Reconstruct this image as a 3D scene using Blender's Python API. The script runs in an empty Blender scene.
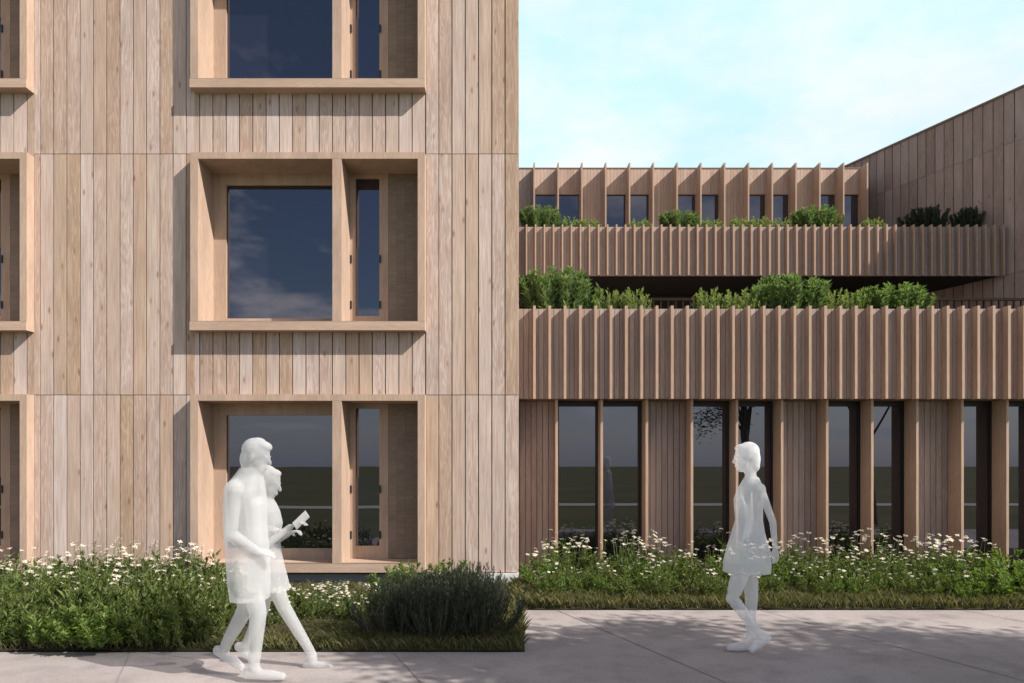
import bpy, bmesh, math, random
from mathutils import Vector, Matrix
R = math.radians
random.seed(7)
scene = bpy.context.scene
COL = scene.collection

# ------------------------------------------------------------------ helpers
class MB:
    """collects shapes, links them as ONE mesh object"""
    def __init__(s):
        s.v = []; s.f = []
    def add(s, vs, fs):
        o = len(s.v); s.v += [tuple(p) for p in vs]; s.f += [tuple(i+o for i in f) for f in fs]
    def box(s, x0, x1, y0, y1, z0, z1):
        s.add([(x0,y0,z0),(x1,y0,z0),(x1,y1,z0),(x0,y1,z0),(x0,y0,z1),(x1,y0,z1),(x1,y1,z1),(x0,y1,z1)],
              [(0,3,2,1),(4,5,6,7),(0,1,5,4),(1,2,6,5),(2,3,7,6),(3,0,4,7)])
    def ring(s, x0, x1, z0, z1, tl, tr, tb, tt, y0, y1):
        o = [(x0,z0),(x1,z0),(x1,z1),(x0,z1)]; i = [(x0+tl,z0+tb),(x1-tr,z0+tb),(x1-tr,z1-tt),(x0+tl,z1-tt)]
        vs = [(x,y0,z) for x,z in o]+[(x,y0,z) for x,z in i]+[(x,y1,z) for x,z in o]+[(x,y1,z) for x,z in i]
        fs = []
        for k in range(4):
            n = (k+1) % 4
            fs += [(k,n,4+n,4+k), (8+n,8+k,12+k,12+n), (k,8+k,8+n,n), (4+k,4+n,12+n,12+k)]
        s.add(vs, fs)
    def quad(s, a, b, c, d): s.add([a,b,c,d], [(0,1,2,3)])
    def tube(s, pts, rad, seg=7, cap=True):
        pts = [Vector(p) for p in pts]; n = len(pts); vs = []; fs = []
        up = Vector((0.13,0.31,0.94)).normalized()
        for i, p in enumerate(pts):
            t = (pts[min(i+1,n-1)]-pts[max(i-1,0)]).normalized()
            a = t.cross(up)
            if a.length < .05: a = t.cross(Vector((1,0,0)))
            a.normalize(); b = t.cross(a).normalized()
            for k in range(seg):
                th = 2*math.pi*k/seg
                vs.append(p+(a*math.cos(th)+b*math.sin(th))*rad[i])
        for i in range(n-1):
            for k in range(seg):
                k2 = (k+1) % seg
                fs.append((i*seg+k, i*seg+k2, (i+1)*seg+k2, (i+1)*seg+k))
        if cap:
            fs.append(tuple(range(seg))[::-1]); fs.append(tuple((n-1)*seg+k for k in range(seg)))
        s.add(vs, fs)
    def leaf(s, base, d, L, W, up=(0,0,1), droop=.25):
        base = Vector(base); d = Vector(d).normalized(); u = Vector(up)
        side = d.cross(u)
        if side.length < .05: side = d.cross(Vector((1,0,0)))
        side.normalize(); nrm = side.cross(d).normalized()
        m = base+d*L*.45; t = base+d*L-nrm*L*droop
        s.add([base, m+side*W*.5+nrm*W*.15, t, m-side*W*.5+nrm*W*.15], [(0,1,2),(0,2,3)])
    def build(s, name, mat, parent=None, loc=(0,0,0), off=(0,0,0), smooth=False):
        me = bpy.data.meshes.new(name)
        ox, oy, oz = off
        me.from_pydata([(x-ox,y-oy,z-oz) for x,y,z in s.v], [], s.f)
        me.update()
        if smooth: me.polygons.foreach_set('use_smooth', [True]*len(me.polygons))
        me.materials.append(mat)
        o = bpy.data.objects.new(name, me); COL.objects.link(o)
        o.location = loc
        if parent is not None: o.parent = parent
        return o

def tag(o, label=None, cat=None, group=None, kind=None):
    if label: o['label'] = label
    if cat: o['category'] = cat
    if group: o['group'] = group
    if kind: o['kind'] = kind
    return o
def empty(name, loc=(0,0,0), rz=0):
    o = bpy.data.objects.new(name, None); COL.objects.link(o)
    o.location = loc; o.rotation_euler = (0,0,rz); o.empty_display_size = .1
    return o
def copy_tree(o, parent=None):
    c = o.copy(); COL.objects.link(c); c.parent = parent
    for ch in list(o.children): copy_tree(ch, c)
    return c

# camera constants used for reading sizes off the place
F = 700.0; EYE = 1.6; CX = 512.0; HY = 465.0
def X_(px, Y): return (px-CX)/F*Y
def Z_(py, Y): return EYE+(HY-py)/F*Y

# ------------------------------------------------------------------ materials
def newmat(name):
    m = bpy.data.materials.new(name); m.use_nodes = True
    nt = m.node_tree; b = nt.nodes['Principled BSDF']
    return m, nt, b
def N(nt, t, **kw):
    n = nt.nodes.new(t)
    for k, v in kw.items(): setattr(n, k, v)
    return n
def mathn(nt, op, a, b=None):
    n = N(nt, 'ShaderNodeMath', operation=op)
    for i, x in enumerate((a, b)):
        if x is None: continue
        if isinstance(x, (int, float)): n.inputs[i].default_value = x
        else: nt.links.new(x, n.inputs[i])
    return n.outputs[0]
def mixc(nt, fac, a, b, mode='MIX'):
    n = N(nt, 'ShaderNodeMix', data_type='RGBA', blend_type=mode)
    for i, x in ((0, fac), (6, a), (7, b)):
        if isinstance(x, (int, float)): n.inputs[i].default_value = x
        elif isinstance(x, tuple): n.inputs[i].default_value = (*x, 1)
        else: nt.links.new(x, n.inputs[i])
    return n.outputs[2]
def ramp(nt, src, stops, interp='LINEAR'):
    n = N(nt, 'ShaderNodeValToRGB'); cr = n.color_ramp; cr.interpolation = interp
    while len(cr.elements) < len(stops): cr.elements.new(.5)
    for e, (p, c) in zip(cr.elements, stops):
        e.position = p; e.color = (*c, 1) if isinstance(c, tuple) else (c, c, c, 1)
    nt.links.new(src, n.inputs[0]); return n.outputs[0]

def wood(name, cols, axis='Z', grain=.5, knots=True, rough=.75):
    """timber boards: tone per board (mesh island), fine fibres, growth-ring figure, knots"""
    m, nt, b = newmat(name); L = nt.links.new
    tc = N(nt, 'ShaderNodeTexCoord'); geo = N(nt, 'ShaderNodeNewGeometry')
    rnd = geo.outputs['Random Per Island']
    wn = N(nt, 'ShaderNodeTexWhiteNoise', noise_dimensions='1D'); L(rnd, wn.inputs['W'])
    off = N(nt, 'ShaderNodeVectorMath', operation='MULTIPLY_ADD')
    L(wn.outputs['Color'], off.inputs[0]); off.inputs[1].default_value = (31,17,43); L(tc.outputs['Object'], off.inputs[2])
    P = off.outputs[0]
    def mp(sc):
        q = N(nt, 'ShaderNodeMapping'); 
        if axis == 'X': sc = (sc[2], sc[1], sc[0])
        if axis == 'Y': sc = (sc[0], sc[2], sc[1])
        q.inputs['Scale'].default_value = sc; L(P, q.inputs[0]); return q.outputs[0]
    fib = N(nt, 'ShaderNodeTexNoise'); fib.inputs['Scale'].default_value = 1; fib.inputs['Detail'].default_value = 7
    fib.inputs['Roughness'].default_value = .65; L(mp((70,70,2.2)), fib.inputs[0])
    # growth-ring figure: distorted bands
    dist = N(nt, 'ShaderNodeTexNoise'); dist.inputs['Scale'].default_value = 1; dist.inputs['Detail'].default_value = 3
    L(mp((9,9,.9)), dist.inputs[0])
    ringv = mathn(nt, 'MULTIPLY', dist.outputs[0], 34.0)
    ring = mathn(nt, 'SINE', mathn(nt, 'MULTIPLY', ringv, 2.2))
    ringf = ramp(nt, mathn(nt, 'MULTIPLY_ADD', ring, .5), [(0,0.0),(.35,0.0),(.5,1.0)])
    nt.nodes[-1]
    blot = N(nt, 'ShaderNodeTexNoise'); blot.inputs['Scale'].default_value = 1; blot.inputs['Detail'].default_value = 4
    L(mp((6,6,1.4)), blot.inputs[0])
    base = ramp(nt, wn.outputs['Value'], [(i/max(1,len(cols)-1), c) for i, c in enumerate(cols)])
    dark = mixc(nt, 1.0, base, (.62,.50,.42), 'MULTIPLY')
    sel = mathn(nt, 'GREATER_THAN', rnd, .45)
    rf = mathn(nt, 'MULTIPLY', mathn(nt, 'MULTIPLY', ringf, sel), grain*.6)
    c1 = mixc(nt, rf, base, dark)
    ff = ramp(nt, fib.outputs[0], [(.32,1.0),(.62,0.0)])
    c2 = mixc(nt, mathn(nt, 'MULTIPLY', ff, grain), c1, dark)
    c3 = mixc(nt, .55, c2, ramp(nt, blot.outputs[0], [(.3,.76),(.7,1.13)]), 'MULTIPLY')
    if knots:
        vo = N(nt, 'ShaderNodeTexVoronoi', feature='F1'); vo.inputs['Scale'].default_value = 1; L(mp((7,7,2.4)), vo.inputs[0])
        kf = ramp(nt, vo.outputs['Distance'], [(.04,.85),(.15,0.0)])
        c3 = mixc(nt, kf, c3, mixc(nt, 1.0, base, (.45,.30,.22), 'MULTIPLY'))
    L(c3, b.inputs['Base Color']); b.inputs['Roughness'].default_value = rough
    b.inputs['Specular IOR Level'].default_value = .25
    bp = N(nt, 'ShaderNodeBump'); bp.inputs['Strength'].default_value = .25; bp.inputs['Distance'].default_value = .004
    L(fib.outputs[0], bp.inputs['Height']); L(bp.outputs[0], b.inputs['Normal'])
    return m

def simple(name, c, rough=.6, metal=0, noise=0, scale=30, spec=.4):
    m, nt, b = newmat(name); L = nt.links.new
    b.inputs['Roughness'].default_value = rough; b.inputs['Metallic'].default_value = metal
    b.inputs['Specular IOR Level'].default_value = spec
    tc = N(nt, 'ShaderNodeTexCoord'); n = N(nt, 'ShaderNodeTexNoise'); n.inputs['Scale'].default_value = scale
    n.inputs['Detail'].default_value = 5; L(tc.outputs['Object'], n.inputs[0])
    f = ramp(nt, n.outputs[0], [(.3,1-noise),(.7,1+noise)])
    L(mixc(nt, 1.0, c, f, 'MULTIPLY'), b.inputs['Base Color'])
    return m

PALE = [(.60,.495,.44),(.53,.405,.31),(.64,.55,.505),(.56,.46,.40),(.50,.365,.27),(.62,.525,.475),(.56,.45,.375),(.51,.385,.285),(.64,.545,.495),(.575,.475,.415)]
WARM = [(.40,.32,.285),(.35,.27,.235),(.44,.36,.325),(.38,.30,.265),(.36,.26,.225),(.42,.345,.31)]
M = {}
M['clad'] = wood('pale_larch_cladding', [(r*.91, g*.895, b_*.89) for r, g, b_ in PALE], grain=.72)
M['frame'] = wood('window_frame_larch', [(.47,.345,.262),(.44,.32,.242),(.49,.365,.28)], grain=.3, knots=False)
M['frame_h'] = wood('window_sill_larch', [(.47,.345,.262),(.44,.32,.242)], axis='X', grain=.3, knots=False)
M['vent'] = wood('vent_panel_larch', [(.27,.21,.165),(.25,.195,.15)], axis='X', grain=.4, knots=False)
M['backing'] = simple('dark_joint_backing', (.09,.036,.02), .9, noise=.1)
M['warm'] = wood('warm_larch_boards', WARM, grain=.45, knots=False)
M['top'] = wood('upper_larch_boards', [(.50,.37,.295),(.46,.33,.26),(.53,.40,.325),(.48,.35,.28)], grain=.4, knots=False)
M['fin'] = wood('larch_fins', [(.46,.335,.25),(.42,.30,.22),(.49,.365,.28)], grain=.35, knots=False)
M['angle'] = wood('brown_larch_boards', [(.36,.275,.235),(.30,.22,.18),(.40,.315,.275),(.33,.24,.20),(.38,.295,.26)], grain=.5)  # brown boards, tone differs from board to board
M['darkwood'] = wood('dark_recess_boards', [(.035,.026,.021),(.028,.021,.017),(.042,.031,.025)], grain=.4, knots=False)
M['soffit'] = wood('soffit_boards', [(.25,.165,.115),(.22,.145,.10)], axis='X', grain=.3, knots=False)
M['concrete'] = simple('white_concrete', (.62,.60,.57), .85, noise=.06, scale=18)
M['plinthdark'] = simple('grey_concrete', (.26,.27,.27), .85, noise=.08, scale=18)
M['metal'] = simple('black_metal', (.012,.011,.010), .45, noise=.1, spec=.5)
M['bar'] = simple('brown_metal_bar', (.028,.018,.013), .85, noise=.1, spec=.05)
M['coping'] = simple('brown_coping', (.17,.115,.085), .5, noise=.08)
M['roofing'] = simple('grey_roofing', (.20,.19,.18), .9, noise=.1)

def glass(name, base, ior, rough=.0, wob=.02):
    m, nt, b = newmat(name); L = nt.links.new
    b.inputs['Base Color'].default_value = (*base, 1); b.inputs['Roughness'].default_value = rough
    b.inputs['IOR'].default_value = ior; b.inputs['Specular Tint'].default_value = (.86,.86,1.0,1); b.inputs['Specular IOR Level'].default_value = .5
    tc = N(nt, 'ShaderNodeTexCoord'); n = N(nt, 'ShaderNodeTexNoise'); n.inputs['Scale'].default_value = 1.3
    n.inputs['Detail'].default_value = 1; L(tc.outputs['Object'], n.inputs[0])
    bp = N(nt, 'ShaderNodeBump'); bp.inputs['Strength'].default_value = wob; bp.inputs['Distance'].default_value = .03
    L(n.outputs[0], bp.inputs['Height']); L(bp.outputs[0], b.inputs['Normal'])
    return m
M['glass'] = glass('window_glass', (.010,.010,.014), 2.15)
M['glass_up'] = glass('upper_window_glass', (.030,.030,.042), 1.9)
M['guard'] = glass('guard_glass', (.012,.016,.028), 2.1)

def paving():
    m, nt, b = newmat('concrete_paving'); L = nt.links.new
    tc = N(nt, 'ShaderNodeTexCoord')
    def nz(s, d): 
        n = N(nt, 'ShaderNodeTexNoise'); n.inputs['Scale'].default_value = s; n.inputs['Detail'].default_value = d
        n.inputs['Roughness'].default_value = .6; L(tc.outputs['Object'], n.inputs[0]); return n.outputs[0]
    c = mixc(nt, ramp(nt, nz(.7,5), [(.35,0.0),(.65,1.0)]), (.265,.23,.215), (.34,.295,.28))
    c = mixc(nt, .7, c, ramp(nt, nz(45,3), [(.3,.80),(.7,1.15)]), 'MULTIPLY')
    c = mixc(nt, .8, c, ramp(nt, nz(3.2,8), [(.30,.70),(.52,1.0)]), 'MULTIPLY')
    L(c, b.inputs['Base Color']); b.inputs['Roughness'].default_value = .9
    bp = N(nt, 'ShaderNodeBump'); bp.inputs['Strength'].default_value = .3; bp.inputs['Distance'].default_value = .004
    L(nz(120,3), bp.inputs['Height']); L(bp.outputs[0], b.inputs['Normal'])
    return m
M['paving'] = paving()
def ground_mat(name, a, bcol, s1, s2):
    m, nt, b = newmat(name); L = nt.links.new
    tc = N(nt, 'ShaderNodeTexCoord')
    def nz(s, d):
        n = N(nt, 'ShaderNodeTexNoise'); n.inputs['Scale'].default_value = s; n.inputs['Detail'].default_value = d
        L(tc.outputs['Object'], n.inputs[0]); return n.outputs[0]
    c = mixc(nt, ramp(nt, nz(s1,5), [(.35,0.0),(.65,1.0)]), a, bcol)
    c = mixc(nt, .8, c, ramp(nt, nz(s2,4), [(.3,.6),(.7,1.25)]), 'MULTIPLY')
    L(c, b.inputs['Base Color']); b.inputs['Roughness'].default_value = .95; b.inputs['Specular IOR Level'].default_value = .1
    return m
M['field'] = ground_mat('field_grass', (.075,.085,.030), (.12,.11,.048), .15, 8)
M['soil'] = ground_mat('bed_soil', (.045,.034,.022), (.05,.055,.022), 2, 30)
M['joint'] = simple('paving_joint', (.23,.195,.18), .95, noise=.1)
M['gravel'] = simple('pale_path', (.42,.39,.35), .95, noise=.1)

def leafmat(name, cols, trans=.42, rough=.55):
    m, nt, b = newmat(name); L = nt.links.new
    geo = N(nt, 'ShaderNodeNewGeometry'); oi = N(nt, 'ShaderNodeObjectInfo')
    r = mathn(nt, 'FRACT', mathn(nt, 'ADD', geo.outputs['Random Per Island'], mathn(nt, 'MULTIPLY', oi.outputs['Random'], 0.23)))
    c = ramp(nt, r, [(i/max(1,len(cols)-1), k) for i, k in enumerate(cols)])
    L(c, b.inputs['Base Color']); b.inputs['Roughness'].default_value = rough
    b.inputs['Specular IOR Level'].default_value = .25
    tr = N(nt, 'ShaderNodeBsdfTranslucent')
    L(mixc(nt, 1.0, c, (1.25,1.35,.55), 'MULTIPLY'), tr.inputs[0])
    ms = N(nt, 'ShaderNodeMixShader'); ms.inputs[0].default_value = trans
    L(b.outputs[0], ms.inputs[1]); L(tr.outputs[0], ms.inputs[2])
    L(ms.outputs[0], nt.nodes['Material Output'].inputs[0])
    return m
M['leaf'] = leafmat('meadow_leaves', [(.055,.085,.025),(.125,.165,.045),(.080,.125,.032),(.20,.22,.07),(.095,.135,.036),(.155,.18,.052)])
M['leaf_bright'] = leafmat('bright_leaves', [(.10,.165,.036),(.165,.23,.055),(.12,.19,.042)])
M['leaf_dark'] = leafmat('rosemary_and_shaded_leaves', [(.024,.036,.022),(.045,.060,.038),(.034,.048,.030),(.075,.092,.060)], trans=.2)
M['leaf_terr'] = leafmat('terrace_leaves', [(.10,.165,.065),(.18,.25,.10),(.13,.20,.08),(.26,.32,.15)])
M['leaf_lime'] = leafmat('lime_leaves', [(.22,.28,.105),(.30,.35,.15),(.18,.24,.08)])
M['leaf_tree'] = leafmat('tree_leaves', [(.03,.05,.016),(.045,.072,.022),(.055,.085,.03)])
M['grass'] = leafmat('grass_blades', [(.095,.10,.035),(.14,.125,.055),(.07,.08,.026),(.18,.15,.075)], trans=.3)
M['stem'] = simple('green_stem', (.075,.10,.035), .7, noise=.1)
M['twig'] = simple('brown_twig', (.09,.065,.045), .8, noise=.2)
M['bark'] = simple('tree_bark', (.10,.08,.065), .9, noise=.3, scale=12)
def petal():
    m, nt, b = newmat('white_petals'); L = nt.links.new
    b.inputs['Base Color'].default_value = (.76,.70,.59,1); b.inputs['Roughness'].default_value = .7
    tr = N(nt, 'ShaderNodeBsdfTranslucent'); tr.inputs[0].default_value = (.78,.74,.66,1)
    ms = N(nt, 'ShaderNodeMixShader'); ms.inputs[0].default_value = .35
    L(b.outputs[0], ms.inputs[1]); L(tr.outputs[0], ms.inputs[2]); L(ms.outputs[0], nt.nodes['Material Output'].inputs[0])
    return m
M['petal'] = petal()
M['eye'] = simple('flower_centre', (.45,.30,.05), .8, noise=.2)
def ghost(name, t, col):
    m, nt, b = newmat(name); L = nt.links.new
    b.inputs['Base Color'].default_value = (*col,1); b.inputs['Roughness'].default_value = 1; b.inputs['Specular IOR Level'].default_value = .0
    b.inputs['Subsurface Weight'].default_value = 1.0; b.inputs['Subsurface Radius'].default_value = (1,1,1)
    b.inputs['Subsurface Scale'].default_value = .22
    tp = N(nt, 'ShaderNodeBsdfTransparent')
    m2 = N(nt, 'ShaderNodeMixShader'); m2.inputs[0].default_value = t
    L(b.outputs[0], m2.inputs[1]); L(tp.outputs[0], m2.inputs[2])
    L(m2.outputs[0], nt.nodes['Material Output'].inputs[0])
    return m
M['ghost'] = ghost('translucent_white', .56, (.54,.545,.54))
M['ghost2'] = ghost('translucent_white_shade_lift', .55, (.94,.94,.935))  # lighter copy of the white, offsets the tree shade on the lone figure
M['ghostphone'] = ghost('translucent_white_phone', .3, (.66,.665,.66))

# ------------------------------------------------------------------ world, sun, camera
SUN = Vector((1.0,-.50,.94)).normalized()
el = math.asin(SUN.z); rot = math.atan2(SUN.x, SUN.y)
w = bpy.data.worlds.new('World'); scene.world = w; w.use_nodes = True
nt = w.node_tree; L = nt.links.new
bg = nt.nodes['Background']; bg.inputs[1].default_value = .088
sky = N(nt, 'ShaderNodeTexSky', sky_type='NISHITA'); sky.sun_disc = False
sky.sun_elevation = el; sky.sun_rotation = rot; sky.air_density = 1.0; sky.dust_density = .7; sky.ozone_density = 1.5
tc = N(nt, 'ShaderNodeTexCoord'); sx = N(nt, 'ShaderNodeSeparateXYZ'); L(tc.outputs['Generated'], sx.inputs[0])
zz = mathn(nt, 'ADD', mathn(nt, 'MAXIMUM', sx.outputs[2], 0.0), .12)
cv = N(nt, 'ShaderNodeCombineXYZ')
L(mathn(nt, 'DIVIDE', sx.outputs[0], zz), cv.inputs[0]); L(mathn(nt, 'DIVIDE', sx.outputs[1], zz), cv.inputs[1])
def wnz(s, d, r=.55):
    n = N(nt, 'ShaderNodeTexNoise'); n.inputs['Scale'].default_value = s; n.inputs['Detail'].default_value = d
    n.inputs['Roughness'].default_value = r; L(cv.outputs[0], n.inputs[0]); return n.outputs[0]
veil = ramp(nt, wnz(.9,8), [(.30,.86),(.60,1.0)])              # thin bright veil in the northern sky
puff = ramp(nt, wnz(1.15,7,.6), [(.47,0.0),(.62,.9)])            # scattered clouds elsewhere
north = ramp(nt, mathn(nt, 'MULTIPLY_ADD', sx.outputs[1], .5), [(.66,0.0),(.81,1.0)])
for l in list(nt.links):
    pass
madd = [n for n in nt.nodes if n.type == 'MATH' and n.operation == 'MULTIPLY_ADD'][-1]; madd.inputs[2].default_value = .5
hz = ramp(nt, sx.outputs[2], [(.0,.75),(.14,0.0)])
cloudy = mathn(nt, 'MAXIMUM', puff, hz)
mask = mathn(nt, 'MAXIMUM', cloudy, mathn(nt, 'MULTIPLY', veil, north))
mott = ramp(nt, wnz(1.6,9,.62), [(.42,0.0),(.60,1.0)])
ncol = mixc(nt, mott, (5.1,7.35,7.8), (7.1,7.7,7.8))
scol = mixc(nt, hz, (10.5,10.0,9.7), (2.7,3.6,5.1))
cloud = mixc(nt, north, scol, ncol)
L(mixc(nt, mask, sky.outputs[0], cloud), bg.inputs[0])

sd = bpy.data.lights.new('sun', 'SUN'); sd.energy = 5.0; sd.angle = R(.53); sd.color = (1.0,.945,.88)
so = bpy.data.objects.new('sun', sd); COL.objects.link(so)
so.rotation_euler = SUN.to_track_quat('Z', 'Y').to_euler(); so.location = (30,-20,35)

cd = bpy.data.cameras.new('camera'); co = bpy.data.objects.new('camera', cd); COL.objects.link(co)
cd.sensor_width = 36; cd.lens = F/1024*36; cd.shift_y = (HY-341.5)/1024; cd.clip_end = 3000; cd.clip_start = .05
co.location = (0,0,EYE); co.rotation_euler = (R(90),0,0); scene.camera = co
scene.view_settings.view_transform = 'Standard'; scene.view_settings.look = 'None'
scene.view_settings.exposure = .62; scene.view_settings.gamma = 1
scene.cycles.transparent_max_bounces = 24; scene.cycles.max_bounces = 8; scene.cycles.diffuse_bounces = 2

# ------------------------------------------------------------------ ground
mb = MB(); mb.quad((-600,-600,-.03),(600,-600,-.03),(600,600,-.03),(-600,600,-.03))
tag(mb.build('ground', M['field']), 'dark grass field reaching to the horizon', 'ground', kind='structure')
mb = MB()
mb.box(-14,20,3.4,5.99,-.02,0); mb.box(.11,20,5.99,7.72,-.02,0)
pv = mb.build('pavement', M['paving']); tag(pv, 'pale concrete pavement in front of the buildings', 'pavement', kind='structure')
jm = MB()
for k in range(-6,9):
    xb = -.985+2.24*k; d = Vector((-.42,1,0)).normalized(); n = Vector((d.y,-d.x,0))*.005
    y1 = 7.72 if xb-.42*1.73 > .11 else 5.985
    if xb < .11 and xb > -.0: y1 = 5.985
    a = Vector((xb+.42*(5.9-3.45), 3.45, .004)); b_ = Vector((xb+.42*(5.9-y1), y1, .004))
    jm.quad(a-n, a+n, b_+n, b_-n)
tag(jm.build('pavement_joints', M['joint']), 'thin dark slanting joints between the paving slabs', 'paving joints', kind='structure')
mb = MB(); mb.box(-40,40,-8.7,-7.0,-.05,-.005)
tag(mb.build('path', M['gravel']), 'pale path crossing the field opposite the buildings', 'path', kind='structure')
# planting soil: gently mounded sheets
def soil(name, x0, x1, y0, y1, label):
    nx = int((x1-x0)/.25); ny = max(4, int((y1-y0)/.2)); mb = MB(); vs = []; fs = []
    for j in range(ny+1):
        for i in range(nx+1):
            x = x0+(x1-x0)*i/nx; y = y0+(y1-y0)*j/ny
            e = min(1, (y-y0)/.35, (x1-x)/.35 if x1 < 5 else 1)
            vs.append((x, y, .012+.07*max(0,e)+.02*random.random()*max(0,e)))
    for j in range(ny):
        for i in range(nx):
            a = j*(nx+1)+i; fs.append((a,a+1,a+nx+2,a+nx+1))
    mb.add(vs, fs)
    tag(mb.build(name, M['soil'], smooth=True), label, 'planting bed', kind='structure')
soil('planting_bed', -14, .11, 5.99, 9.05, 'mossy soil of the deep bed before the pale timber facade')
soil('planting_bed', .112, 20, 7.72, 10.45, 'mossy soil of the bed before the terraced building')

# ------------------------------------------------------------------ PALE TIMBER BUILDING (left)
FY = 9.09
BX1 = .09; BW = .1725; BX0 = -12.0
WIN_W = 3.0; WIN_H = 2.29
WX = [-2.615, -7.705]; WZ = [.215, 3.31, 6.41]
JZ = [.2, 2.51, 5.64, 8.74, 9.6]
b1 = empty('timber_building', (-4.5, FY, 0))
tag(b1, 'three storey building with pale vertical timber boards and deep box windows', 'building')
O1 = (-4.5, FY, 0)
cl = MB(); bk = MB()
k = 0; x = BX1-.007
while x > BX0:
    xa, xb = x-BW, x
    for r in range(len(JZ)-1):
        z0, z1 = JZ[r]+.004, JZ[r+1]-.004
        segs = None
        pieces = []
        hit = False
        for wx in WX:
            l, rr = wx-WIN_W/2, wx+WIN_W/2
            if xb > l and xa < rr:
                hit = True
                # parts of the board beside the window keep full height
                if xa < l-.01: pieces.append((xa+.003, l-.004, z0, z1))
                if xb > rr+.01: pieces.append((rr+.004, xb-.003, z0, z1))
                xs, xe = max(xa+.0065, l-.003), min(xb-.0065, rr+.003)
                # over the window: apron between this storey's head and the next sill
                for i, wz in enumerate(WZ):
                    zl = wz+WIN_H; zh = WZ[i+1] if i+1 < len(WZ) else 9.6
                    if JZ[r] <= zl+.05 < JZ[r+1]: pieces.append((xs, xe, zl-.01, zh+.02))
        if not hit: pieces = [(xa+.0065, xb-.0065, z0, z1)]
        for (p, q, za, zb) in pieces:
            if q-p < .004: continue
            dy = random.uniform(-.0015,.0015)
            cl.box(p, q, FY+dy, FY+.024, za, zb)
    x -= BW; k += 1
# east return of the cladding
y = FY+.03
while y < 16.5:
    for r in range(len(JZ)-1):
        cl.box(BX1-.024, BX1+random.uniform(-.001,.001)-.002, y+.003, y+BW-.003, JZ[r]+.004, JZ[r+1]-.004)
    y += BW
cl.build('cladding', M['clad'], b1, off=O1)
# structural wall behind the boards, with window openings
zs = [0.2]+sum([[z, z+WIN_H] for z in WZ], [])+[9.6]
xsx = [BX0]; 
for wx in sorted(WX): xsx += [wx-WIN_W/2+.002, wx+WIN_W/2-.002]
xsx += [BX1-.027]
for i in range(0, len(xsx), 2): bk.box(xsx[i], xsx[i+1], FY+.026, 10.02, .2, 9.6)
for i in range(1, len(xsx)-1, 2):
    for j in range(0, len(zs), 2):
        bk.box(xsx[i], xsx[i+1], FY+.026, 10.02, zs[j]+.002, zs[j+1]-.002) if zs[j+1]-zs[j] > .02 else None
bk.box(BX0, BX1-.027, 10.02, 16.5, 0, 9.6)
bk.build('wall', M['backing'], b1, off=O1)
mb = MB(); mb.box(BX0, BX1+.02, FY-.03, 16.6, 9.6, 9.68); mb.build('roof', M['roofing'], b1, off=O1)
for (xa, xb) in ((-1.06, BX1-.004), (-6.1,-4.2), (BX0,-9.2)):
    mb = MB(); mb.box(xa, xb, FY-.035, 16.5 if xb > 0 else FY+.4, -.05, .193); mb.build('plinth', M['concrete'], b1, off=O1)
for (xa, xb) in ((-4.2,-1.06), (-9.2,-6.1)):
    mb = MB(); mb.box(xa, xb, FY-.02, FY+.4, -.05, .19); mb.build('base_wall', M['plinthdark'], b1, off=O1)

def make_box_window(loc):
    W = WIN_W/2; H = WIN_H
    f = MB(); f.ring(-W, W, .05, H, .10, .09, .07, .083, -.14, .33)
    w_ = f.build('window', M['frame'], b1, loc=loc)
    s = MB(); s.box(-W-.002, W+.002, -.155, .329, .012, .124); s.build('sill', M['frame_h'], w_)
    s = MB(); s.box(-W+.001, W-.001, -.153, -.08, .1245, .129); s.build('sill_flashing', M['coping'], w_)
    s = MB(); s.box(.318, .435, -.139, .328, .126, H-.085); s.build('mullion', M['frame'], w_)
    # fixed light, wide face stands in for the reveal's reflection, glass just behind
    s = MB(); s.ring(-W+.02, .40, .05, H-.02, .25, .09, .2125, .212, .331, .42); s.build('reflection_strip_frame', M['frame'], w_)
    g = MB(); g.box(-1.24, .315, .362, .38, .258, H-.228); g.build('glass_pane', M['glass'], w_)
    # narrow casement
    s = MB(); s.ring(.402, .95, .06, H-.02, .108, .12, .237, .12, .331, .42); s.build('casement_frame', M['frame'], w_)
    g = MB(); g.box(.505, .835, .372, .387, .29, H-.135); g.build('casement_pane', M['glass'], w_)
    g = MB(); g.box(.512, .828, .345, .353, .299, 1.22); g.build('guard_pane', M['guard'], w_)
    s = MB()
    for i in range(4):
        s.box(.953+i*.1145, .953+i*.1145+.113, .331, .40, .128, H-.05)
    s.build('vent_panel', M['vent'], w_)
    for hx in (.448, .842):
        for hz in (.445, 1.06):
            s = MB(); s.box(hx-.012, hx+.012, .315, .3305, hz-.05, hz+.05); s.build('hinge', M['metal'], w_)
    return w_
first = None
for wx in WX:
    for wz in WZ:
        loc = (wx-O1[0], 0, wz)
        if first is None: first = make_box_window(loc)
        else:
            c = copy_tree(first, b1); c.location = loc

# ------------------------------------------------------------------ TERRACED BUILDING (right)
O2 = (6.0, 10.09, 0)
b2 = empty('terraced_building', O2)
tag(b2, 'low timber building with two slatted balconies stepping back behind the beds', 'building')
RX0 = BX1+.005; RX1 = 13.0
FG = 10.09                      # front of the ground storey fins
PW = 10.40; GW = 10.45          # panel and glass planes
pitch = .65; fx0 = X_(556.7, FG)
fins = [fx0+pitch*k for k in range(19) if fx0+pitch*k < RX1-.4]
fproto = None
for fx in fins:
    if fproto is None:
        f = MB(); f.box(-.018, .018, 0, .308, 0, 2.548); fproto = f.build('fin', M['fin'], b2, loc=(fx-O2[0], FG-O2[1], 0))
    else:
        c = fproto.copy(); COL.objects.link(c); c.parent = b2; c.location = (fx-O2[0], FG-O2[1], 0)
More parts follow.
